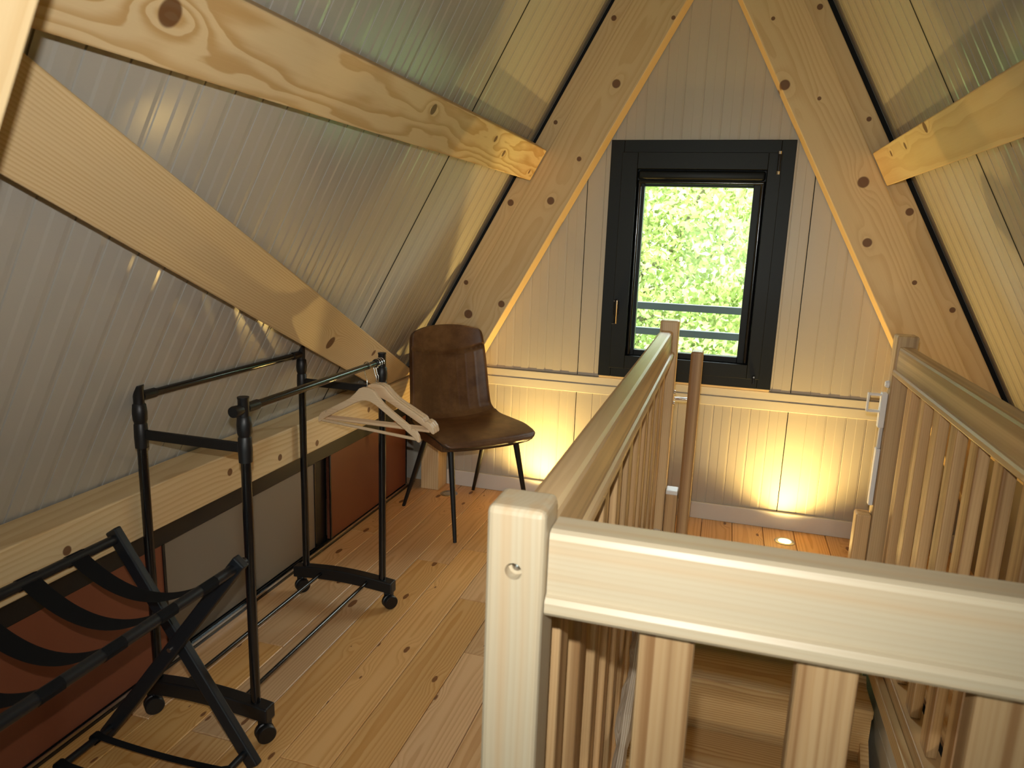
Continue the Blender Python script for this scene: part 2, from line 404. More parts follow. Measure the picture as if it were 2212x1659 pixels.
wall_strip('wall_panel', WX0, WX1, 0.60, WZ0, wf); wall_strip('wall_panel', WX0, WX1, WZ1, top, wf)
# black panel joints behind the gaps
box('joint_seal', (J0-0.006, D+0.012, 0), (J0+0.006, D+0.03, 2.2), M_FOAM, wf)
box('joint_seal', (J1-0.006, D+0.012, 0), (J1+0.006, D+0.03, 2.2), M_FOAM, wf)
# rail across the wall and skirting
tr = empty('trim_1', (XC, D, 0.58), kind='structure'); tr['label'] = 'cream two-step metal rail across the far wall'
box('rail_strip', (-1.42, D-0.0045, 0.625), (1.0, D, 0.664), M_TRIM, tr, 0.002)
box('rail_strip', (-1.42, D-0.0065, 0.578), (1.0, D, 0.623), M_TRIM, tr, 0.002)
box('rail_seal', (-1.42, D-0.003, 0.664), (1.0, D, 0.669), plain('grey_sealant', (0.16,0.15,0.13), 0.8), tr)
bb = box('baseboard_far', (-1.37, D-0.016, 0.0), (1.9, D, 0.084), M_SKIRT, None, 0.003); tag(bb, kind='structure'); bb['label'] = 'white skirting board along the far wall'

# ------------------------------------------------------------------ window
win = empty('window_1', (-0.165, D, 0.677), kind='structure'); win['label'] = 'anthracite framed window in the far gable wall'
OX0, OX1, OZ0, OZ1 = -0.574, 0.240, 0.677, 1.796
IX0, IX1, IZ0, IZ1 = -0.446, 0.128, 0.788, 1.668
def ring4(name, x0, x1, z0, z1, a0, a1, b0, b1, y0, y1, mat, parent, bev=0.002):
    """four mitre-less frame members between an outer and an inner rectangle, joined as one frame"""
    b = bmesh.new()
    for lo, hi in (((x0,y0,z0),(a0,y1,z1)), ((a1,y0,z0),(x1,y1,z1)), ((a0,y0,z0),(a1,y1,b0)), ((a0,y0,b1),(a1,y1,z1))):
        lo = Vector(lo); hi = Vector(hi); d = hi-lo
        bm_box(d.x, d.y, d.z, bev, 2, b, Matrix.Translation((lo+hi)/2))
    return obj(name, b, mat, parent, None, False, True)
cs = ring4('casing', OX0, OX1, OZ0, OZ1, OX0+0.062, OX1-0.062, OZ0+0.05, OZ1-0.06, D-0.016, D+0.02, M_ANTH, win)
ring4('frame', OX0+0.055, OX1-0.055, OZ0+0.045, OZ1-0.055, IX0, IX1, IZ0, IZ1, D-0.024, D+0.05, M_ANTH, win)
sash = ring4('sash', IX0, IX1, IZ0, IZ1, -0.410, 0.078, 0.815, 1.592, D+0.012, D+0.055, M_ANTH, win)
# roller blind cassette and its side guides
bcass = obj('blind_cassette', bm_box(IX1-IX0-0.008, 0.040, 0.042, 0.012, 3), M_ANTH, win, Matrix.Translation(((IX0+IX1)/2, D+0.004, IZ1-0.026)), True)
tube('blind_bar', [(IX0+0.01, D-0.004, IZ1-0.058), (IX1-0.01, D-0.004, IZ1-0.058)], 0.008, M_BLACKM, win)
for gx in (IX0+0.012, IX1-0.012):
    tube('blind_guide', [(gx, D+0.002, IZ0+0.005), (gx, D+0.002, IZ1-0.05)], 0.010, M_BLACKM, win)
lab = box('maker_label', (0.012, D+0.006, 1.603), (0.048, D+0.012, 1.611), M_WHITE, win)
pn = box('pane', (-0.412, D+0.030, 0.813), (0.080, D+0.036, 1.594), M_GLASS, win)
hd = obj('handle', bm_box(0.014, 0.016, 0.118, 0.004), M_BLACKM, win, Matrix.Translation((-0.500, D-0.058, 1.002)))
box('handle_base', (-0.512, D-0.050, 0.985), (-0.488, D-0.022, 1.050), M_BLACKM, hd, 0.003)
tube('handle_edge', [(-0.5095, D-0.062, 1.052), (-0.494, D-0.067, 1.056), (-0.494, D-0.067, 0.945), (-0.514, D-0.064, 0.943)], 0.0022, M_CHROME, hd, 8)
hg = box('hinge', (0.166, D-0.040, 1.660), (0.180, D-0.022, 1.735), M_BLACKM, win, 0.004)
for zz in (1.655, 1.738):
    tube('hinge_pin', [(0.173, D-0.031, zz-0.008), (0.173, D-0.031, zz+0.008)], 0.0075, M_CHROME, hg, 12)
lh = box('lower_hinge', (0.155, D-0.036, 0.700), (0.168, D-0.022, 0.742), M_BLACKM, win, 0.003)
tube('hinge_screw', [(0.161, D-0.040, 0.735), (0.161, D-0.034, 0.735)], 0.004, M_CHROME, lh, 10)
sill = box('sill_shim', (OX0+0.005, D-0.010, OZ0-0.010), (OX1-0.004, D, OZ0), M_SPRUCE, win)
portal_d = bpy.data.lights.new('window_portal', 'AREA'); portal_d.shape = 'RECTANGLE'; portal_d.size = 0.5; portal_d.size_y = 0.79
portal_d.cycles.is_portal = True
portal = bpy.data.objects.new('window_portal', portal_d); C.objects.link(portal)
portal.location = (-0.166, D+0.11, 1.2); portal.rotation_euler = (math.radians(-90), 0, 0)

# ------------------------------------------------------------------ timber frame
def rafter(name, side, y0, y1, n0, n1, zfoot, mat, label):
    """rafter cut level at its foot and plumb at the ridge"""
    o, u, nn = roof_frame(side)
    def s_at_z(n, z): return (z - 1.5 - nn.z*n)/u.z
    def s_at_x(n): return (XC - o.x - nn.x*n)/u.x
    e = 0.004/abs(u.x)
    pts = [(s_at_z(n0, zfoot), n0), (s_at_x(n0)-e, n0), (s_at_x(n1)-e, n1), (s_at_z(n1, zfoot), n1)]
    sm = 0.0
    ym = (y0+y1)/2; O = rp(side, sm, 0, ym)
    M = Matrix.Identity(4)
    ly = Vector((0,1,0)) if True else None
    X = u; Yv = nn; Zv = X.cross(Yv)
    M = Matrix((X, Yv, Zv)).transposed().to_4x4(); M.translation = O
    ob = obj(name, bm_prism(pts, y1-y0, 0.004), mat, None, M)
    tag(ob, label, 'rafter', 'rafters of the roof frame'); return ob
YM0, YM1 = 3.39, 3.516
# knots placed as on the real timbers: (distance up the slope, depth from the panels, radius)
def rknots(zs): return [(a_, n_, sg*0.063, r) for a_, n_, r in zs for sg in (1, -1)]
M_RAFL = spruce('spruce_rafter_one', rknots([(0.721,0.228,0.019),(0.367,0.253,0.011),(0.141,0.236,0.018),(-0.403,0.281,0.017),(-0.539,0.161,0.022),(1.06,0.30,0.009)]), pith=(-0.2,0.19))
M_RAFR = spruce('spruce_rafter_two', rknots([(0.731,0.300,0.021),(0.615,0.203,0.008),(0.224,0.179,0.023),(-0.013,0.256,0.019),(-0.246,0.155,0.010),(0.994,0.24,0.008)]), pith=(-0.3,0.13))
M_BATR = spruce('spruce_batten', [(0.95,0.06,sg*0.043,0.012) for sg in (1,-1)] + [(0.45,0.06,sg*0.043,0.010) for sg in (1,-1)] + [(0.03,0.06,sg*0.043,0.016) for sg in (1,-1)] + [(-0.42,0.06,sg*0.043,0.012) for sg in (1,-1)])
rafter('rafter', 'left', YM0, YM1, 0.105, 0.313, 0.40, M_RAFL, 'broad spruce rafter left of the window, knotty, running up the far wall')
rafter('rafter', 'right', YM0, YM1, 0.109, 0.318, 0.0, M_RAFR, 'broad spruce rafter right of the window, running up the far wall')
rafter('rafter', 'left', 3.43, YM1, 0.023, 0.104, 0.40, M_BATR, 'narrow set-back spruce batten beside the left far rafter')
rafter('rafter', 'right', 3.43, YM1, 0.025, 0.108, 0.0, M_BATR, 'narrow set-back spruce batten beside the right far rafter')
rafter('rafter', 'left', 0.42, 0.540, 0.025, 0.42, 0.66, M_SPRUCE, 'near spruce rafter at the top left corner')
rafter('rafter', 'right', 0.42, 0.540, 0.025, 0.42, 0.66, M_SPRUCE, 'near spruce rafter on the right slope beside the viewer')
for sd, nm in (('left', 'trim_2'), ('right', 'trim_3')):
    o, u, nn = roof_frame(sd)
    M = Matrix((u, nn, u.cross(nn))).transposed().to_4x4(); M.translation = rp(sd, 0, 0, 3.487)
    f = obj(nm, bm_prism([(-1.6,0.001),(1.9,0.001),(1.9,0.022),(-1.6,0.022)], 0.055), M_FOAM, None, M)
    tag(f, kind='structure'); f['label'] = 'black foam seal between %s roof panels and far rafter' % sd
pst = box('foot_post', (-1.472, 3.395, 0.0), (-1.372, 3.516, 0.398), M_SPRUCE, None, 0.004, grain='z'); tag(pst, 'short upright timber under the left rafter behind the chair', 'post')

def slope_timber(name, side, y0, s0a, y1, s0b, width, n0, n1, mat, label, cat):
    """board lying in the roof slope from (y0) to (y1); s0a/s0b = lower edge at either end"""
    o, u, nn = roof_frame(side)
    a = rp(side, s0a, (n0+n1)/2, y0); b = rp(side, s0b, (n0+n1)/2, y1)
    L = (b-a).length; xd = (b-a).normalized()
    up = (u - xd*u.dot(xd)).normalized()
    # plumb cut ends: prism in (along, up)
    sl = xd.dot(u)/max(1e-6, xd.dot(Vector((0,1,0))))
    cosang = xd.dot(Vector((0,1,0)))
    wp = width
    sh = wp*sl
    pts = [(0, 0), (L, 0), (L + sh, wp), (0 + sh, wp)] if abs(sl) > 1e-3 else [(0,0),(L,0),(L,wp),(0,wp)]
    X = xd; Y = up; Z = X.cross(Y)
    M = Matrix((X, Y, Z)).transposed().to_4x4(); M.translation = a
    ob = obj(name, bm_prism(pts, n1-n0, 0.004), mat, None, M)
    tag(ob, label, cat); return ob
PK = lambda lst, h: [(x, y, sg*h, r) for x, y, r in lst for sg in (1, -1)]
M_PURL = spruce('spruce_purlin_left', PK([(0.489,0.088,0.024),(1.534,0.117,0.017),(2.139,0.111,0.013),(2.303,0.072,0.014),(2.756,0.038,0.011)], 0.0375), ring=0.013, pith=(-0.09,0.085), amp=0.045, contrast=1.15)
M_BRACE = spruce('spruce_brace', PK([(1.75,0.055,0.024),(2.19,0.115,0.014)], 0.0375), ring=0.0065, pith=(0.30,0.02), amp=0.010, contrast=0.75)
M_PURR = spruce('spruce_purlin_right', PK([(2.55,0.11,0.012),(2.32,0.11,0.013),(2.02,0.13,0.018)], 0.0375), ring=0.012, pith=(-0.06,0.2), amp=0.02)
slope_timber('purlin', 'left', 0.542, 0.169, 3.385, 0.169, 0.155, 0.028, 0.103, M_PURL, 'horizontal spruce purlin crossing the left roof slope, big knot at its near end', 'beam')
slope_timber('purlin', 'right', 0.542, 0.168, 3.385, 0.168, 0.148, 0.028, 0.107, M_PURR, 'horizontal spruce purlin crossing the right roof slope', 'beam')
def brace():
    o, u, nn = roof_frame('left'); n0, n1 = 0.028, 0.103; k = -0.4270
    lo = lambda y: -0.043 + k*(y-0.828); hi = lambda y: 0.136 + k*(y-0.815)
    send = (0.648 - 1.5 - nn.z*0.103)/u.z
    P = [(0.542, lo(0.542)), (0.828 + (send+0.043)/k, send), (0.815 + (send-0.136)/k, send), (0.542, hi(0.542))]
    X = (Vector((0,1,0)) + u*k).normalized(); Y = (u - X*u.dot(X)).normalized(); Z = X.cross(Y)
    M = Matrix((X, Y, Z)).transposed().to_4x4(); M.translation = rp('left', lo(0.542), (n0+n1)/2, 0.542)
    pts = []
    for y, s_ in P:
        q = M.inverted() @ rp('left', s_, (n0+n1)/2, y); pts.append((q.x, q.y))
    ob = obj('diagonal_brace', bm_prism(pts, n1-n0, 0.004), M_BRACE, None, M)
    tag(ob, 'diagonal spruce brace sloping down the left roof to behind the chair', 'beam')
brace()
PZ0, PZ1, PY0, PY1 = 0.518, 0.646, -3.48, 3.385
KN = [(1.234,0.578),(1.826,0.587),(2.092,0.557),(2.332,0.544),(0.7,0.60),(2.75,0.58)]
M_KNEE = spruce('spruce_plate', [(yy-(PY0+PY1)/2, -0.065, zz-(PZ0+PZ1)/2, 0.012) for yy, zz in KN], through='y', ring=0.016, pith=(0.02,0.12), amp=0.03, contrast=0.6)
def plate(x0, x1, mat, label):
    ob = box('wall_plate', (min(x0,x1), PY0, PZ0), (max(x0,x1), PY1, PZ1), mat, None, 0.004, grain='y'); tag(ob, label, 'beam'); return ob
plate(-1.570, -1.440, M_KNEE, 'long horizontal spruce beam above the low sliding doors')
plate(1.10, 1.22, M_SPRUCE, 'long horizontal spruce beam low on the right roof slope')

# ------------------------------------------------------------------ floor of separate boards, with the stair opening left free
SX0, SX1, SY0, SY1 = -0.235, 0.645, 0.80, 2.72             # stair opening
fl = empty('floor', (0,0,0), kind='structure'); fl['label'] = 'orange larch board floor around the stair opening'
BW = 0.1415
plank_cache = {}
def plank(x0, y0, y1):
    L = round(y1-y0, 3)
    key = (L, BW)
    if key not in plank_cache:
        b = bm_box(L-0.0018, BW-0.0022, 0.02, 0.0022, 1)
        me = bpy.data.meshes.new('plank'); b.to_mesh(me); b.free(); me.materials.append(M_FLOOR); plank_cache[key] = me
    link_mesh('plank', plank_cache[key], None, fl, axes((x0+BW/2, (y0+y1)/2, -0.010), (0,1,0), (0,0,1)))
cols = [(-1.142 + k*BW) for k in range(-5, 21)]
for i, x0 in enumerate(cols):
    x1 = x0 + BW
    spans = []
    if x1 <= SX0+0.07 or x0 >= SX1-0.08: spans = [(-3.5, D)]
    else: spans = [(-3.5, SY0), (SY1, D)]
    for a, b in spans:
        y = a; first = True
        cuts = [a]
        q = a + random.uniform(0.3, 1.5)
        while q < b - 0.35: cuts.append(round(q, 2)); q += random.choice((1.35, 1.6, 1.85))
        cuts.append(b)
        for p, r_ in zip(cuts, cuts[1:]): plank(x0, p, r_)
sub = box('subfloor', (-1.95, -3.5, -0.05), (SX0, D, -0.021), M_FOAM, fl); box('subfloor', (SX1, -3.5, -0.05), (1.62, D, -0.021), M_FOAM, fl)
box('subfloor', (SX0, -3.5, -0.05), (SX1, SY0, -0.021), M_FOAM, fl); box('subfloor', (SX0, SY1, -0.05), (SX1, D, -0.021), M_FOAM, fl)
# trimmers round the opening
def trimmer(n, lo, hi, lab, g):
    o = box('trim_%d' % n, lo, hi, M_TREAD, None, 0.004, grain=g); tag(o, kind='structure'); o['label'] = lab
trimmer(4, (SX0-0.03, SY0, -0.23), (SX0-0.001, SY1, -0.022), 'timber edge of the floor left of the stairs', 'y')
trimmer(5, (SX1+0.02, SY0, -0.19), (SX1+0.05, SY1, -0.022), 'timber edge of the floor right of the stairs', 'y')
trimmer(6, (SX0, SY1-0.024, -0.20), (SX1+0.02, SY1-0.002, -0.002), 'timber edge of the floor at the stair head', 'x')
trimmer(7, (SX0, SY0-0.030, -0.23), (SX1+0.02, SY0-0.001, -0.022), 'timber edge of the floor under the front railing', 'x')
trimmer(8, (SX1-0.012, SY0+0.002, -0.205), (SX1+0.019, SY1-0.03, -0.15), 'timber moulding below the right stair railing', 'y')
# walls of the stairwell on the storey below
def lowwall(nm, lo, hi, lab, mat=M_WALLP):
    o = box(nm, lo, hi, mat); tag(o, kind='structure'); o['label'] = lab; return o
LZ = -2.45
lw = empty('wall_stair_right', (SX1, 1, -0.2), kind='structure'); lw['label'] = 'cream panelled wall below the right stair railing'
zz = -0.192
for k, hgt in enumerate((0.145, 0.5, 0.5, 0.5, 0.6)):
    box('wall_panel', (SX1+0.02, -0.9, zz-hgt+0.002), (SX1+0.06, 2.95, zz-0.001), M_TRIM, lw, 0.002); zz -= hgt
lowwall('wall_stair_left', (SX0-0.08, -0.9, LZ), (SX0-0.035, 2.95, -0.235), 'wall below the left stair railing')
lowwall('wall_stair_far', (SX0-0.03, 2.90, LZ), (SX1+0.02, 2.95, -0.235), 'wall behind the stairs below')
lowwall('wall_stair_near', (SX0-0.03, -0.95, LZ), (SX1+0.02, -0.90, -0.055), 'wall at the foot of the stairs')
lowwall('floor_below', (SX0-0.08, -0.95, LZ-0.05), (SX1+0.06, 2.95, LZ), 'wooden floor of the storey below', M_TREAD)
wnr = empty('wall_near', (XC, -3.52, 0), kind='structure'); wnr['label'] = 'near gable wall behind the viewer'
NX0, NX1, NZ0, NZ1 = -0.70, 0.40, 0.55, 1.70
kw = dict(y=-3.60, thick=0.08)
wall_strip('wall_panel', -1.96, NX0, -0.06, top, wnr, **kw); wall_strip('wall_panel', NX1, 1.62, -0.06, top, wnr, **kw)
wall_strip('wall_panel', NX0, NX1, -0.06, NZ0, wnr, **kw); wall_strip('wall_panel', NX0, NX1, NZ1, top, wnr, **kw)
w2 = empty('fill_window', ((NX0+NX1)/2, -3.52, NZ0), kind='structure'); w2['label'] = 'added unseen fill-light window in the near gable behind the viewer'  # unseen opening added to bring fill daylight in from behind
ring4('frame', NX0, NX1, NZ0, NZ1, NX0+0.06, NX1-0.06, NZ0+0.06, NZ1-0.06, -3.59, -3.53, M_ANTH, w2)
box('pane', (NX0+0.058, -3.565, NZ0+0.058), (NX1-0.058, -3.559, NZ1-0.058), M_GLASS, w2)
p2d = bpy.data.lights.new('fill_window_portal', 'AREA'); p2d.shape = 'RECTANGLE'; p2d.size = NX1-NX0; p2d.size_y = NZ1-NZ0; p2d.cycles.is_portal = True
p2 = bpy.data.objects.new('fill_window_portal', p2d); C.objects.link(p2); p2.location = ((NX0+NX1)/2, -3.63, (NZ0+NZ1)/2); p2.rotation_euler = (math.radians(90), 0, 0)

# ------------------------------------------------------------------ stairs
st = empty('staircase', (0.2, SY1, -0.05), 'pine staircase going down behind the front railing', 'stairs')
RISE, GO = 0.222, 0.232
ny, nz = 2.50, -0.228
k = 0
while nz > LZ + 0.1:
    d = GO + 0.03
    o = box('tread', (SX0+0.035, ny, nz-0.036), (SX1-0.018, ny+d, nz), M_TREAD, st, 0.006, grain='x')
    if nz - RISE > LZ: box('riser', (SX0+0.035, ny+0.022, nz-RISE+0.0005), (SX1-0.018, ny+0.036, nz-0.0365), M_TREAD, st, 0.0, grain='x')
    ny -= GO; nz -= RISE; k += 1
box('riser', (SX0+0.035, 2.50+0.245, -0.2275), (SX1-0.018, 2.50+0.26, -0.201), M_TREAD, st, grain='x')
ang = math.atan2(RISE, GO)
for sx in (SX0+0.017, SX1-0.030-0.0):
    pts = [(2.69, -0.21), (2.69, -0.46), (2.60, -0.53), (0.55, -0.53-(2.60-0.55)*RISE/GO), (0.40, -0.32-(2.69-0.45)*RISE/GO)]
    b = bmesh.new()
    A = [b.verts.new((sx-0.014, y, max(z, LZ+0.002))) for y, z in pts]; Bv = [b.verts.new((sx+0.014, y, max(z, LZ+0.002))) for y, z in pts]
    n_ = len(pts); b.faces.new(A); b.faces.new(Bv[::-1])
    for i in range(n_): b.faces.new((A[i], A[(i+1)%n_], Bv[(i+1)%n_], Bv[i]))
    obj('stringer', b, M_TREAD, st)

# ------------------------------------------------------------------ railings round the opening
def rail_profile(w=0.052, z0=0.900, zf=0.925, z1=1.005, fl_=0.011, c=0.010):
    h = w/2; f = h + fl_
    return [(-f, z0+0.005), (-f+0.004, z0), (f-0.004, z0), (f, z0+0.005), (f, zf-0.008), (f-0.004, zf-0.002), (h+0.001, zf), (h, z1-c), (h-c*0.3, z1-c*0.3), (h-c, z1), (-h+c, z1), (-h+c*0.3, z1-c*0.3), (-h, z1-c), (-h-0.001, zf), (-f+0.004, zf-0.002), (-f, zf-0.008)]
def rail(p0, p1, parent, mat=M_RAIL, **k):
    p0 = Vector(p0); p1 = Vector(p1); xd = (p1-p0).normalized()
    pr = rail_profile(**k); zc = 0.955
    L = (p1-p0).length
    b = bmesh.new()
    A = [b.verts.new((-L/2, y, z-zc)) for y, z in pr]; B_ = [b.verts.new((L/2, y, z-zc)) for y, z in pr]
    n_ = len(pr); b.faces.new(A); b.faces.new(B_[::-1])
    for i in range(n_): b.faces.new((A[i], A[(i+1)%n_], B_[(i+1)%n_], B_[i]))
    M = axes((p0+p1)/2 + Vector((0,0,zc)), xd, (0,0,1))
    return obj('top_rail', b, mat, parent, M)
def newel(cx_, cy_, z0, z1, parent, w=0.072, mat=M_RAIL, name='newel_post', bev=0.009):
    return box(name, (cx_-w/2, cy_-w/2, z0), (cx_+w/2, cy_+w/2, z1), mat, parent, bev, 3, 'z')
bal_cache = {}
def baluster(x, y, z0, z1, along, parent, wide=0.064, thick=0.030, mat=None):
    L = round(z1-z0, 3); key = (L, wide, thick)
    if key not in bal_cache:
        b = bm_box(L, wide, thick, 0.005, 2); me = bpy.data.meshes.new('baluster'); b.to_mesh(me); b.free(); me.materials.append(mat or M_BAL); bal_cache[key] = me
    zd = (1,0,0) if along == 'y' else (0,1,0)
    return link_mesh('baluster', bal_cache[key], None, parent, axes((x, y, (z0+z1)/2), (0,0,1), zd))
XL, XR = -0.206, 0.636
gl_ = empty('stair_railing', (XL, 1.8, 0), 'left wooden railing running from the near post to the window side', 'railing')
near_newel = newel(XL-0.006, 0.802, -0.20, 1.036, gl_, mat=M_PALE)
newel(XL+0.010, 2.866, 0.001, 1.045, gl_)
rail((XL, 0.839, 0), (XL, 2.829, 0), gl_)
y = 0.971
while y < 2.80:
    baluster(XL+0.003, y, -0.20, 0.8995, 'y', gl_, 0.064, 0.036); y += 0.1835
# countersunk screw hole in the near newel
def drill(ob, centre, r, depth):
    bm = bmesh.new(); bmesh.ops.create_cone(bm, cap_ends=True, segments=24, radius1=r, radius2=r, depth=depth*2)
    me = bpy.data.meshes.new('drill'); bm.to_mesh(me); bm.free()
    cut = bpy.data.objects.new('drill', me); C.objects.link(cut); cut.matrix_world = axes(centre, (1,0,0), (0,-1,0))
    md = ob.modifiers.new('hole', 'BOOLEAN'); md.operation = 'DIFFERENCE'; md.object = cut; md.solver = 'EXACT'
    bpy.context.view_layer.update()
    new = bpy.data.meshes.new_from_object(ob.evaluated_get(bpy.context.evaluated_depsgraph_get()))
    ob.modifiers.clear(); old = ob.data; ob.data = new; bpy.data.meshes.remove(old)
    bpy.data.objects.remove(cut); bpy.data.meshes.remove(me)
drill(near_newel, (XL-0.006, 0.766, 0.957), 0.0105, 0.016)
obj('screw', bm_lathe([(0,0.003),(0.003,0.003),(0.0055,0.001),(0.006,0.0),(0,0.0)], 16), M_STEEL, gl_, axes((XL-0.006, 0.7815, 0.957), (1,0,0), (0,-1,0)), True)

gf = empty('front_railing', (0.2, 0.80, 0), 'front wooden railing crossing close to the viewer', 'railing')
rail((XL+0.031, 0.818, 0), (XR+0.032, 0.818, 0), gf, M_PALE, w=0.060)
x = -0.030
while x < 0.62:
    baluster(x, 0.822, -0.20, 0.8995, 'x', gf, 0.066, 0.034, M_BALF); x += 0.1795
newel(XR+0.070, 0.815, 0.001, 1.036, gf)

gr = empty('stair_railing', (XR, 1.8, 0), 'right wooden railing below the right roof slope', 'railing')
newel(XR, 2.866, 0.001, 1.045, gr)
rail((XR, 1.05, 0), (XR, 2.829, 0), gr)
y = 2.655
while y > 1.10:
    baluster(XR, y, 0.022, 0.8995, 'y', gr); y -= 0.1715
newel(XR, 1.012, 0.001, 1.036, gr)
box('bottom_rail', (XR-0.030, 1.05, 0.001), (XR+0.030, 2.829, 0.0215), M_BAL, gr, 0.003, grain='y')

# upright board for the roller gate, held off the far left post by chrome pins
gt = empty('gate_board', (-0.083, 2.85, 0.001), 'upright wooden board on chrome pins beside the far left post', 'board')
box('board', (-0.1065, 2.815, 0.001), (-0.0605, 2.895, 0.934), M_BAL, gt, 0.010, 3, 'z')
for hz in (0.738, 0.12):
    tube('pin', [(-0.157, 2.848, hz), (-0.107, 2.848, hz+0.002)], 0.0055, M_CHROME, gt, 12)
    for dz in (0.026, -0.018): tube('pin_screw', [(-0.1598, 2.842, hz+dz), (-0.1535, 2.842, hz+dz)], 0.0075, M_CHROME, gt, 12)
sp = empty('short_post', (-0.135, 2.845, 0), 'short wooden post with a white plastic cap between far left post and upright board', 'post')
box('post_body', (-0.1575, 2.82, 0.0), (-0.1115, 2.87, 0.349), M_BAL, sp, 0.003, grain='z')
box('cap', (-0.1575, 2.815, 0.3495), (-0.1115, 2.875, 0.367), M_WHITE, sp, 0.003)
s2 = box('short_post', (0.545, 2.82, 0.0), (0.598, 2.88, 0.370), M_BAL, None, 0.008, 3, 'z'); tag(s2, 'short plain wooden post beside the right newel post', 'post')
# white catch on the right newel
la = empty('gate_latch', (0.59, 2.86, 0.6), 'white plastic gate latch fixed to the right newel post', 'latch')
box('slide', (0.5845, 2.845, 0.40), (0.5995, 2.875, 0.62), M_WHITE, la, 0.002)
box('slide_rod', (0.588, 2.852, 0.62), (0.5995, 2.870, 0.71), plain('pale_grey_plastic', (0.55,0.56,0.58), 0.4), la, 0.002)
box('body', (0.579, 2.845, 0.70), (0.5995, 2.878, 0.83), M_WHITE, la, 0.003)
b = bmesh.new()
for lo, hi in (((0.535,2.852,0.755),(0.541,2.872,0.825)), ((0.541,2.852,0.817),(0.5785,2.872,0.825)), ((0.541,2.852,0.755),(0.5785,2.872,0.763))):
    lo = Vector(lo); hi = Vector(hi); d = hi-lo; bm_box(d.x, d.y, d.z, 0.0015, 1, b, Matrix.Translation((lo+hi)/2))
obj('pull_loop', b, M_WHITE, la, None, False, True)
obj('knob', bm_lathe([(0,0.014),(0.010,0.012),(0.014,0.005),(0.014,0.0),(0,0.0)], 20), M_WHITE, la, axes((0.5995, 2.862, 0.862), (0,1,0), (-1,0,0)), True)

# rough-edged handrail inside the stairwell
hr = empty('stair_handrail', (-0.15, 1.7, 0), 'rough-edged grey wooden handrail on chrome brackets inside the stairwell', 'handrail')
hp0 = Vector((-0.140, 2.20, 0.432)); hp1 = Vector((-0.160, 1.00, -0.395))
b = bmesh.new(); rings = []
N = 40
xd = (hp1-hp0).normalized(); side_ = Vector((1,0,0)); upv = side_.cross(xd).normalized()
if upv.z < 0: upv = -upv
for i in range(N+1):
    p = hp0.lerp(hp1, i/N)
    wv = 0.006*math.sin(i*0.9) + 0.004*math.sin(i*2.3+1)
    a = 0.016 + wv*0.5; h_ = 0.028 + 0.004*math.sin(i*1.3)
    pts = [(-a-0.004, -h_), (a*0.4, -h_-0.004), (a, -h_*0.2), (a*0.6, h_), (-a*0.4, h_+0.004), (-a-0.006-wv*0.4, h_*0.4)]
    rings.append([b.verts.new(p + side_*u_ + upv*v_) for u_, v_ in pts])
for A, B_ in zip(rings, rings[1:]):
    for q in range(6): b.faces.new((A[q], A[(q+1)%6], B_[(q+1)%6], B_[q]))
b.faces.new(rings[0]); b.faces.new(rings[-1][::-1])
bmesh.ops.recalc_face_normals(b, faces=b.faces)
Mh = axes((hp0+hp1)/2, xd, (1,0,0)); b.transform(Mh.inverted())
obj('rail_bar', b, M_ROUGH, hr, Mh)
for t in (0.12, 0.47, 0.85):
    p = hp0.lerp(hp1, t) - upv*0.028
    br = tube('bracket', [p + Vector((0.004,0,-0.002)), p + Vector((0.004,0,-0.035)), p + Vector((-0.012,0,-0.05)), Vector((-0.189, p.y, p.z-0.05))], 0.005, M_CHROME, hr, 10)

# added unseen fill lamp that brightens the stairwell from below
sl = empty('stair_fill_lamp', (SX0-0.03, 0.25, -0.75), 'added unseen round fill lamp low in the stairwell', 'lamp')
obj('fill_lamp_base', bm_lathe([(0,0.02),(0.05,0.02),(0.055,0.012),(0.055,0.0),(0,0.0)], 28), M_STEEL, sl, axes((SX0-0.0345, 0.25, -0.75), (0,1,0), (1,0,0)), True)
obj('fill_globe', bm_lathe([(0,0.140),(0.030,0.133),(0.050,0.115),(0.060,0.085),(0.056,0.050),(0.040,0.022),(0,0.0205)], 28), emit('fill_globe_glow', (1.0,0.82,0.58), 9.0), sl, axes((SX0-0.0345, 0.25, -0.75), (0,1,0), (1,0,0)), True)
sld = bpy.data.lights.new('stair_fill_light', 'POINT'); sld.energy = 22.0; sld.color = (1.0,0.80,0.55); sld.shadow_soft_size = 0.05
slo = bpy.data.objects.new('stair_fill_light', sld); C.objects.link(slo); slo.parent = sl; slo.location = (0.20, 0, 0)

# ------------------------------------------------------------------ low cupboards under the left slope
cb = empty('eaves_cupboard', (-1.56, 1.6, 0), 'low row of sliding doors under the long beam on the left', 'cupboard')
box('top_track', (-1.60, -3.48, 0.400), (-1.548, 3.385, 0.5175), M_BLACKP, cb, 0.003, grain='y')
box('bottom_track', (-1.60, -3.48, 0.0), (-1.540, 3.39, 0.012), M_BLACKM, cb, 0.002, grain='y')
for xx in (-1.5435, -1.561): box('track_lip', (xx-0.002, -3.48, 0.0125), (xx+0.002, 3.39, 0.020), M_STEEL if xx > -1.55 else M_BLACKM, cb, grain='y')
def door(y0, y1, x, mat, lab):
    d = box('door', (x-0.016, y0, 0.0205), (x, y1, 0.3995), mat, cb, 0.0015, grain='y'); d['label'] = lab
    for yy in (y0, y1):
        box('edge_profile', (x-0.0165, yy-0.010 if yy == y1 else yy, 0.0205), (x+0.004, yy if yy == y1 else yy+0.010, 0.3995), M_BLACKM, d, 0.001, grain='z')
    return d
door(0.65, 1.655, -1.553, M_TERRA, 'terracotta sliding door behind the luggage rack')
door(1.640, 2.520, -1.570, M_TAUPE, 'taupe sliding door behind the clothes rack')
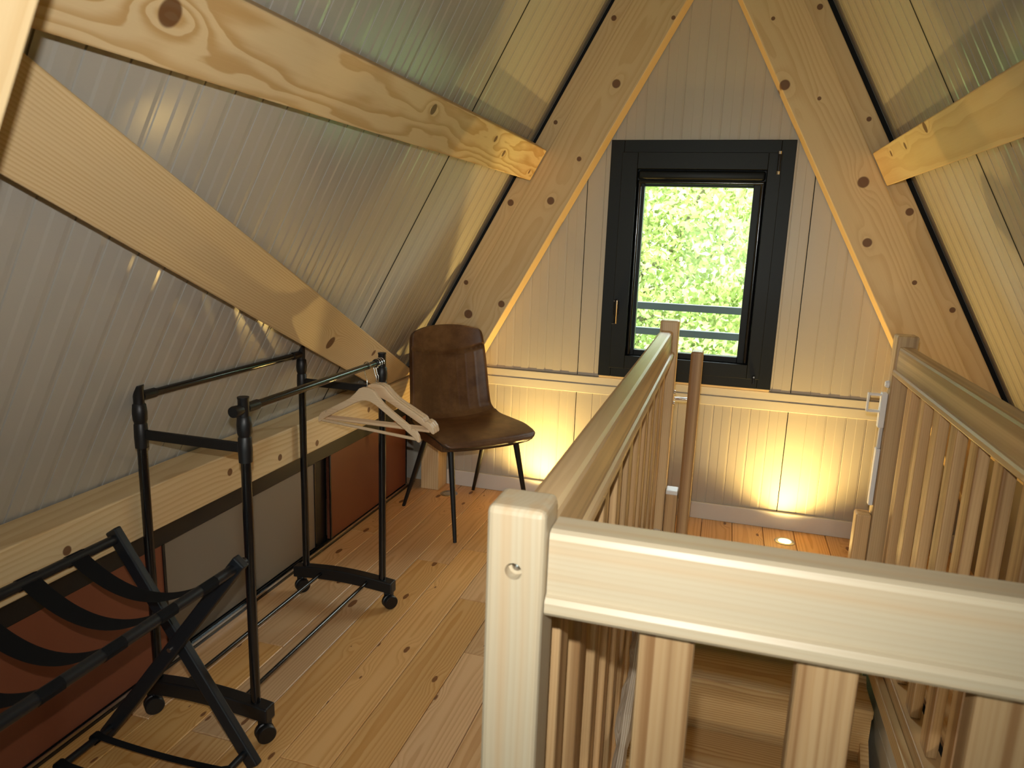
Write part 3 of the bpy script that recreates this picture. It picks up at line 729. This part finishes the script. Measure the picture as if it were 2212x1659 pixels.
door(2.605, 3.385, -1.553, M_TERRA, 'terracotta sliding door beside the chair')
door(-0.95, 0.60, -1.570, M_TAUPE, 'taupe sliding door nearest the viewer')
door(-2.30, -0.96, -1.553, M_TERRA, 'terracotta sliding door behind the viewer')
box('divider', (-1.62, 2.515, 0.0), (-1.575, 2.612, 0.3995), M_BLACKP, cb, grain='z')
kr = lowwall('wall_knee_right', (1.12, -3.48, 0.0), (1.15, 3.38, 0.5175), 'low taupe knee wall under the right roof slope', M_TAUPE)

# ------------------------------------------------------------------ recessed floor lamps
def floor_lamp(x, y, lit, label):
    t = empty('recessed_floor_lamp', (x, y, 0), label, 'lamp', 'recessed lamps in the floor by the far wall')
    obj('trim_ring', bm_lathe([(0.029,0.0005),(0.029,0.003),(0.033,0.0045),(0.043,0.003),(0.046,0.0005)], 40), M_STEEL, t, Matrix.Translation((x,y,0)), True)
    obj('lamp_glass', bm_lathe([(0,0.0022),(0.028,0.0018),(0.0285,0.0005)], 32), M_LAMP if lit else M_LAMP_OFF, t, Matrix.Translation((x,y,0)), True)
    if lit:
        d = bpy.data.lights.new('floor_lamp_beam', 'SPOT'); d.energy = 66.0; d.color = (1.0, 0.66, 0.20); d.spot_size = math.radians(146); d.spot_blend = 1.0; d.shadow_soft_size = 0.022
        o = bpy.data.objects.new('floor_lamp_beam', d); C.objects.link(o); o.parent = t; o.location = (0,0,0.008); o.rotation_euler = (math.radians(180),0,0)
    return t
floor_lamp(0.366, 3.366, True, 'lit recessed floor lamp right of the far left post')
floor_lamp(-0.84, 3.366, True, 'lit recessed floor lamp behind the left railing')
ol = floor_lamp(-1.300, 3.371, False, 'unlit recessed floor lamp under the chair')

# ------------------------------------------------------------------ clothes rack
rk = empty('clothes_rack', (-1.26, 1.835, 0), 'black double-rail clothes rack on castors', 'clothes rack')
XA, XB, YA, YB = -1.105, -1.420, 1.462, 2.208
for yy, sg in ((YA, -1), (YB, 1)):
    # arched foot
    pts = []
    n_ = 14; x0, x1 = XB-0.045, XA+0.045
    for i in range(n_+1):
        t = i/n_; pts.append((x0+(x1-x0)*t, 0.098 + 0.014*math.sin(math.pi*t)))
    low = []
    for i in range(n_+1):
        t = 1-i/n_; low.append((x0+(x1-x0)*t, 0.056 + 0.012*math.sin(math.pi*t)))
    M = Matrix(((1,0,0,0),(0,0,-1,yy),(0,1,0,0),(0,0,0,1)))
    ft = obj('foot', bm_prism(pts+low, 0.040, 0.004), M_BLACKP, rk, M)
    for xx in (x0+0.022, x1-0.022):
        cw = obj('castor', bm_lathe([(0,0.017),(0.023,0.017),(0.0255,0.014),(0.0255,0.003),(0.022,0.0),(0.0255,-0.003),(0.0255,-0.014),(0.023,-0.017),(0,-0.017)], 24), M_BLACKP, rk, axes((xx+0.012, yy-0.012, 0.0257), (0,0,1), (0.80,-0.6,0)), True)
        box('castor_hood', (xx-0.013, yy-0.013, 0.034), (xx+0.017, yy+0.015, 0.058), M_BLACKP, cw, 0.006)
    for xx in (XA, XB):
        tube('pole', [(xx, yy, 0.095), (xx, yy, 0.80)], 0.0127, M_BLACKM, rk)
        tube('inner_pole', [(xx, yy, 0.80), (xx, yy, 0.905)], 0.0100, M_BLACKM, rk)
        obj('collar', bm_lathe([(0,0),(0.0165,0),(0.0175,0.03),(0.0165,0.062),(0.0145,0.066),(0.0175,0.075),(0.0185,0.095),(0.0165,0.115),(0.0115,0.120),(0,0.120)], 20), M_BLACKP, rk, Matrix.Translation((xx, yy, 0.772)), True)
        cp = obj('top_cap', bm_lathe([(0,0),(0.0135,0),(0.0135,0.052),(0.0145,0.054),(0.0145,0.058),(0,0.058)], 20), M_BLACKP, rk, Matrix.Translation((xx, yy, 0.880)), True)
    # cross bar between the two poles
    obj('cross_bar', bm_box(XA-XB-0.03, 0.012, 0.026, 0.003), M_BLACKP, rk, Matrix.Translation(((XA+XB)/2, yy, 0.808)))
for xx in (XA, XB):
    tube('hanging_rail', [(xx, YA+0.012, 0.908), (xx, YB-0.012, 0.908)], 0.0105, M_BLACKM, rk)
    for yy, sg in ((YA, 1), (YB, -1)): tube('rail_socket', [(xx, yy+sg*0.010, 0.908), (xx, yy+sg*0.055, 0.908)], 0.0128, M_BLACKP, rk)
tube('rail_end_cap', [(XA, YA-0.042, 0.908), (XA, YA-0.036, 0.908), (XA, YA-0.012, 0.908)], [0.0135, 0.0150, 0.0128], M_BLACKP, rk)
for xx in (-1.158, -1.348): tube('shelf_bar', [(xx, YA+0.015, 0.088), (xx, YB-0.015, 0.088)], 0.0062, M_BLACKM, rk, 10)

# ------------------------------------------------------------------ hangers
def hanger(y, th, label, dz=0.0):
    t = empty('coat_hanger', (XA, y, 0.908), label, 'hanger', 'wooden hangers on the clothes rack')
    R_ = Matrix.Translation((XA, y, 0.838+dz)) @ Matrix.Rotation(th, 4, 'Z')
    up = [(0.0,0.0),(0.016,-0.001),(0.032,-0.008),(0.050,-0.026),(0.072,-0.045),(0.100,-0.061),(0.135,-0.079),(0.172,-0.099),(0.178,-0.1035),(0.180,-0.110),(0.184,-0.1125),(0.190,-0.108),(0.203,-0.115),(0.214,-0.128),(0.219,-0.145),(0.216,-0.152),(0.209,-0.150)]
    lo = [(0.196,-0.138),(0.165,-0.121),(0.125,-0.099),(0.090,-0.081),(0.062,-0.066),(0.038,-0.054),(0.018,-0.047),(0.0,-0.045)]
    right = up[1:] + lo[:-1]
    pts = [up[0]] + right + [lo[-1]] + [(-x, z) for x, z in right[::-1]]
    Mx = R_ @ Matrix(((1,0,0,0),(0,0,-1,0),(0,1,0,0),(0,0,0,1)))
    obj('shoulder_board', bm_prism(pts, 0.012, 0.003), M_HANGER, t, Mx)
    p = lambda x, z: R_ @ Vector((x, 0, z))
    tube('trouser_bar', [p(-0.200,-0.143), p(0.200,-0.143)], 0.0055, M_HANGER, t, 10)
    hk = [p(0,-0.004), p(0,0.024), p(-0.004,0.030)]
    r0 = 0.0148; czz = 0.070 - dz + 0.0
    for k in range(0, 15):
        a = math.radians(215 - k*17); hk.append(p(r0*math.cos(a)*1.0, czz + r0*math.sin(a)))
    tube('hook', hk, 0.0016, M_CHROME, t, 8)
    return t
hanger(2.100, math.radians(-13), 'wooden hanger hanging apart, nearest of the four on the rack')
hanger(2.166, math.radians(-2), 'second wooden hanger from the front, first of the three close together')
hanger(2.181, math.radians(-1.5), 'third wooden hanger from the front, middle of the three close together')
hanger(2.196, math.radians(-0.5), 'rearmost of the four wooden hangers on the rack')

# ------------------------------------------------------------------ folding luggage rack
lg = empty('luggage_rack', (-1.24, 1.05, 0), 'black folding luggage rack with webbing straps', 'luggage rack')
LY0, LY1 = 0.655, 1.335
LXF, LXB = -1.040, -1.405; ZT = 0.565
def lbar(nm, a, b, w, t, parent=lg):
    a = Vector(a); b = Vector(b); M = axes((a+b)/2, b-a, (0,1,0))
    return obj(nm, bm_box((b-a).length, w, t, 0.004), M_LUG, parent, M)
for yy, o1 in ((LY1, 0.0), (LY0, 0.0)):
    l1 = lbar('leg', (-1.418, yy+0.012, 0.590), (-1.028, yy+0.012, 0.016), 0.036, 0.022)
    l2 = lbar('leg', (-1.022, yy-0.014, 0.585), (-1.466, yy-0.014, 0.016), 0.036, 0.022)
    tube('pivot_bolt', [(-1.232, yy-0.030, 0.318), (-1.232, yy+0.028, 0.318)], 0.006, M_STEEL, lg, 10)
bars = []
for nm, xx, zz_ in (('top_bar', LXF, ZT-0.002), ('top_bar', LXB, ZT+0.004), ('bottom_bar', -1.052, 0.050), ('bottom_bar', -1.440, 0.048)):
    tube(nm, [(xx, LY0-0.02, zz_), (xx, LY1+0.02, zz_)], 0.0125 if nm == 'top_bar' else 0.009, M_LUG, lg, 16)
def strap(y, sag, xf, zf, xb, zb, w=0.048):
    n_ = 22; b = bmesh.new(); path = []
    r0 = 0.0140
    for k in range(7): a = math.radians(-150 + k*40); path.append((xf + r0*math.cos(a), zf + r0*math.sin(a)))          # round the front bar
    for k in range(1, n_):
        t = k/n_; path.append((xf + (xb-xf)*t, zf + (zb-zf)*t + 0.008 - sag*4*t*(1-t)))
    for k in range(7): a = math.radians(90 + k*40); path.append((xb + r0*math.cos(a), zb + r0*math.sin(a)))
    up = [[b.verts.new((x, y+sg*w/2, z)) for x, z in path] for sg in (-1, 1)]
    for i in range(len(path)-1): b.faces.new((up[0][i], up[0][i+1], up[1][i+1], up[1][i]))
    bmesh.ops.solidify(b, geom=list(b.faces), thickness=0.002)
    return obj('strap', b, M_BLACKF, lg, None, True, True)
for yy in (1.225, 1.10, 0.965, 0.83, 0.70): strap(yy, 0.066, LXF, ZT-0.002, LXB, ZT+0.004)
for yy in (1.265, 1.16, 0.95, 0.75): strap(yy, 0.008, -1.052, 0.052, -1.440, 0.050, 0.020)

# ------------------------------------------------------------------ chair
CC = Vector((-1.107, 3.091, 0)); _a = math.atan2(-0.628, 0.778) - math.radians(4); FW = Vector((math.cos(_a), math.sin(_a), 0)); RT = Vector((-FW.y, FW.x, 0))   # RT: towards the window side
ch = empty('dining_chair', CC, 'brown leatherette shell chair with thin black legs', 'chair')
MC = Matrix((RT, FW, Vector((0,0,1)))).transposed().to_4x4(); MC.translation = CC     # local x = side, y = forward, z = up
def catmull(P, n):
    out = []
    P = [P[0]] + list(P) + [P[-1]]
    for i in range(1, len(P)-2):
        for k in range(n):
            t = k/n; a, b_, c_, d_ = [np.array(q, float) for q in P[i-1:i+3]]
            out.append(0.5*((2*b_) + (-a+c_)*t + (2*a-5*b_+4*c_-d_)*t*t + (-a+3*b_-3*c_+d_)*t**3))
    out.append(np.array(P[-2], float)); return out
# rows: (forward, height, half width, edge lift forwards, edge lift upwards)
seat_rows = catmull([(0.262,0.438,0.205,-0.02,0.0),(0.258,0.450,0.228,-0.03,0.0),(0.240,0.461,0.240,-0.035,0.0),(0.14,0.468,0.246,-0.02,0.004),(0.0,0.460,0.243,0,0.012),(-0.10,0.453,0.234,0.0,0.022),(-0.150,0.456,0.224,0.012,0.034)], 8)
back_rows = catmull([(-0.150,0.456,0.224,0.012,0.034),(-0.186,0.485,0.214,0.030,0.030),(-0.203,0.54,0.207,0.042,0.012),(-0.220,0.63,0.202,0.046,0.0),(-0.236,0.73,0.198,0.044,0.0),(-0.250,0.82,0.191,0.040,0.0),(-0.258,0.872,0.184,0.036,-0.006),(-0.262,0.896,0.172,0.033,-0.014),(-0.264,0.907,0.150,0.030,-0.018)], 13)
def shell(name, rows, thick, grooves=False, bulge=0.0):
    NU = 81; R = len(rows)
    P = np.zeros((R, NU, 3))
    for i, (f, z, w, ef, ez) in enumerate(rows):
        for j in range(NU):
            u = -1 + 2*j/(NU-1)
            e = abs(u)**2.4
            P[i,j] = (u*w, f + ef*e, z + ez*e)
    du = np.gradient(P, axis=1); dv = np.gradient(P, axis=0)
    Nn = np.cross(du, dv); Nn /= np.linalg.norm(Nn, axis=2, keepdims=True) + 1e-9
    if Nn[R//2, NU//2, 2] + Nn[R//2, NU//2, 1] < 0: Nn = -Nn
    if grooves:                                            # near the top of the backrest one direction per row keeps the rim even
        for i in range(R):
            t = min(1.0, max(0.0, (i/(R-1) - 0.70)/0.12)); m_ = Nn[int(0.70*(R-1)), NU//2]
            Nn[i] = Nn[i]*(1-t) + m_*t; Nn[i] /= np.linalg.norm(Nn[i], axis=1, keepdims=True)
    off = np.zeros((R, NU))
    for i in range(R):
        vi = i/(R-1)
        for j in range(NU):
            u = -1 + 2*j/(NU-1)
            edge = min(1.0, (1-abs(u))/0.06); 
            if not grooves: edge = min(edge, vi/0.06 if vi < 0.06 else 1.0)
            else: edge = min(edge, (1-vi)/0.05 if vi > 0.95 else 1.0)
            off[i,j] = bulge*math.sqrt(max(0, 1-(1-edge)**2))
            if grooves:
                vs = 0.60 - 0.05*(1-u*u)
                off[i,j] -= 0.009*math.exp(-((vi-vs)/0.011)**2)
                if vi < vs and vi > 0.10:
                    for g in (-0.72,-0.48,-0.24,0,0.24,0.48,0.72): off[i,j] -= 0.0015*math.exp(-((u-g)/0.022)**2)
    T = P + Nn*off[:,:,None]; Bk = P - Nn*thick
    # round the rim: pull the back sheet in
    for i in range(R):
        cx_ = P[i].mean(axis=0)
        Bk[i] = Bk[i]*0.955 + (cx_ - Nn[i].mean(axis=0)*thick)*0.045
    b = bmesh.new()
    vt = [[b.verts.new(T[i,j]) for j in range(NU)] for i in range(R)]; vb = [[b.verts.new(Bk[i,j]) for j in range(NU)] for i in range(R)]
    for i in range(R-1):
        for j in range(NU-1):
            b.faces.new((vt[i][j], vt[i][j+1], vt[i+1][j+1], vt[i+1][j])); b.faces.new((vb[i][j+1], vb[i][j], vb[i+1][j], vb[i+1][j+1]))
    for i in range(R-1):
        b.faces.new((vt[i+1][0], vb[i+1][0], vb[i][0], vt[i][0])); b.faces.new((vt[i][-1], vb[i][-1], vb[i+1][-1], vt[i+1][-1]))
    for j in range(NU-1):
        b.faces.new((vt[0][j+1], vt[0][j], vb[0][j], vb[0][j+1])); b.faces.new((vt[-1][j], vt[-1][j+1], vb[-1][j+1], vb[-1][j]))
    o = obj(name, b, M_LEATHER, ch, MC, True)
    rim = [T[i,0] for i in range(R)][::-1] + [T[0,j] for j in range(0, NU, 3)] + [T[i,-1] for i in range(R)] if not grooves else [T[i,0] for i in range(R)] + [T[-1,j] for j in range(0, NU, 3)] + [T[i,-1] for i in range(R)][::-1]
    pth = [MC @ Vector(q) for q in rim]
    q2 = [pth[0]]
    for q in pth[1:]:
        if (q-q2[-1]).length > 0.004: q2.append(q)
    if not grooves: tube('piping', q2, 0.0032, M_PIPE, o, 8)
    return o
shell('seat', seat_rows, 0.046, False, 0.010)
shell('backrest', back_rows, 0.030, True, 0.006)
# legs: bottom positions measured, tops gathered under the seat
def chair_leg(bot, topx, topy, zt):
    tp = MC @ Vector((topx, topy, zt))
    tube('leg', [bot, Vector(bot).lerp(tp, 0.5), tp], [0.0085, 0.0115, 0.0145], M_LEG, ch, 14)
chair_leg((-1.051, 2.809, 0.0005), -0.165, 0.165, 0.425); chair_leg((-0.805, 3.153, 0.0005), 0.165, 0.165, 0.425)
chair_leg((-1.448, 3.129, 0.0005), -0.160, -0.095, 0.415); chair_leg((-1.202, 3.473, 0.0005), 0.160, -0.095, 0.415)
obj('under_frame', bm_box(0.34, 0.28, 0.012, 0.003), M_LEG, ch, MC @ Matrix.Translation((0, 0.035, 0.409)))

# ------------------------------------------------------------------ outside the window
br = empty('balcony_rail', (XC, 3.95, 0.7), 'dark grey balcony bars outside the window', 'railing')
M_BAR = plain('dark_grey_steel', (0.035,0.045,0.05), 0.4)
for zc in (0.998, 0.862): box('bar', (-1.0, 3.925, zc-0.019), (0.7, 3.96, zc+0.019), M_BAR, br, 0.003)
for xx in (-1.0, 0.7): box('upright', (xx-0.02, 3.92, -0.3), (xx+0.02, 3.97, 1.05), M_BAR, br, 0.003, grain='z')
gd_ = box('ground', (-60, -60, -2.7), (60, 90, -2.6), M_GRASS); tag(gd_, kind='structure'); gd_['label'] = 'meadow outside the house'
def tree(loc, height, crown, n, size, mat, label, seed):
    r = np.random.default_rng(seed)
    x, y, z0 = loc
    t = empty('leafy_tree', (x, y, z0), label, 'tree', 'trees outside the window')
    b = bm_tube([(x, y, z0), (x+0.1, y, z0+height*0.4), (x-0.05, y+0.1, z0+height*0.8)], [0.18, 0.13, 0.05], 10)
    for k in range(14):
        a = r.uniform(0, 6.28); h0 = z0 + height*r.uniform(0.25, 0.7); L = crown*r.uniform(0.5, 0.9)
        e = (x+math.cos(a)*L, y+math.sin(a)*L, h0+L*r.uniform(0.1,0.7)); mid = (x+math.cos(a)*L*0.5, y+math.sin(a)*L*0.5, h0+L*0.12)
        bm_tube([(x, y, h0), mid, e], [0.05, 0.03, 0.010], 6, b)
    obj('trunk', b, M_BARK, t, None, True, True)
    # leaves gathered in clumps through the crown
    K = 170
    cc = r.normal(size=(K,3)); cc /= np.linalg.norm(cc, axis=1)[:,None]; cc *= (r.uniform(0.15,1,K)**0.45)[:,None]*crown
    cc[:,2] *= height*0.5/crown
    cen = np.array([x, y, z0+height*0.56])
    idx = r.integers(0, K, n)
    pos = cc[idx] + r.normal(scale=crown*0.15, size=(n,3)) + cen
    d = r.normal(size=(n,3)); d[:,2] -= 0.4; d /= np.linalg.norm(d, axis=1)[:,None]
    q = r.normal(size=(n,3)); w = np.cross(d, q); w /= np.linalg.norm(w, axis=1)[:,None]
    L = size*r.uniform(0.6, 1.3, n)[:,None]
    v = np.empty((n,4,3)); v[:,0] = pos - d*L*0.5; v[:,1] = pos + w*L*0.27; v[:,2] = pos + d*L*0.5; v[:,3] = pos - w*L*0.27
    v -= cen
    me = bpy.data.meshes.new('foliage'); me.vertices.add(n*4); me.vertices.foreach_set('co', v.reshape(-1).astype(np.float32))
    me.loops.add(n*4); me.loops.foreach_set('vertex_index', np.arange(n*4, dtype=np.int32)); me.polygons.add(n)
    me.polygons.foreach_set('loop_start', np.arange(0, n*4, 4, dtype=np.int32)); me.polygons.foreach_set('loop_total', np.full(n, 4, dtype=np.int32))
    me.update(); me.validate()
    o = link_mesh('foliage', me, mat, t, Matrix.Translation(Vector(cen))); o['kind'] = 'stuff'
    return t
tree((-1.3, 10.2, -2.6), 6.2, 2.9, 95000, 0.088, M_LEAF, 'sunlit yellow-green tree filling the window, nearest to the house', 3)
tree((5.4, 12.5, -2.6), 6.6, 3.0, 32000, 0.17, M_LEAF2, 'blue-green tree behind the right part of the window', 5)
tree((-8.0, 14.5, -2.6), 7.0, 3.2, 26000, 0.19, M_LEAF2, 'leafy tree further left beyond the window', 9)
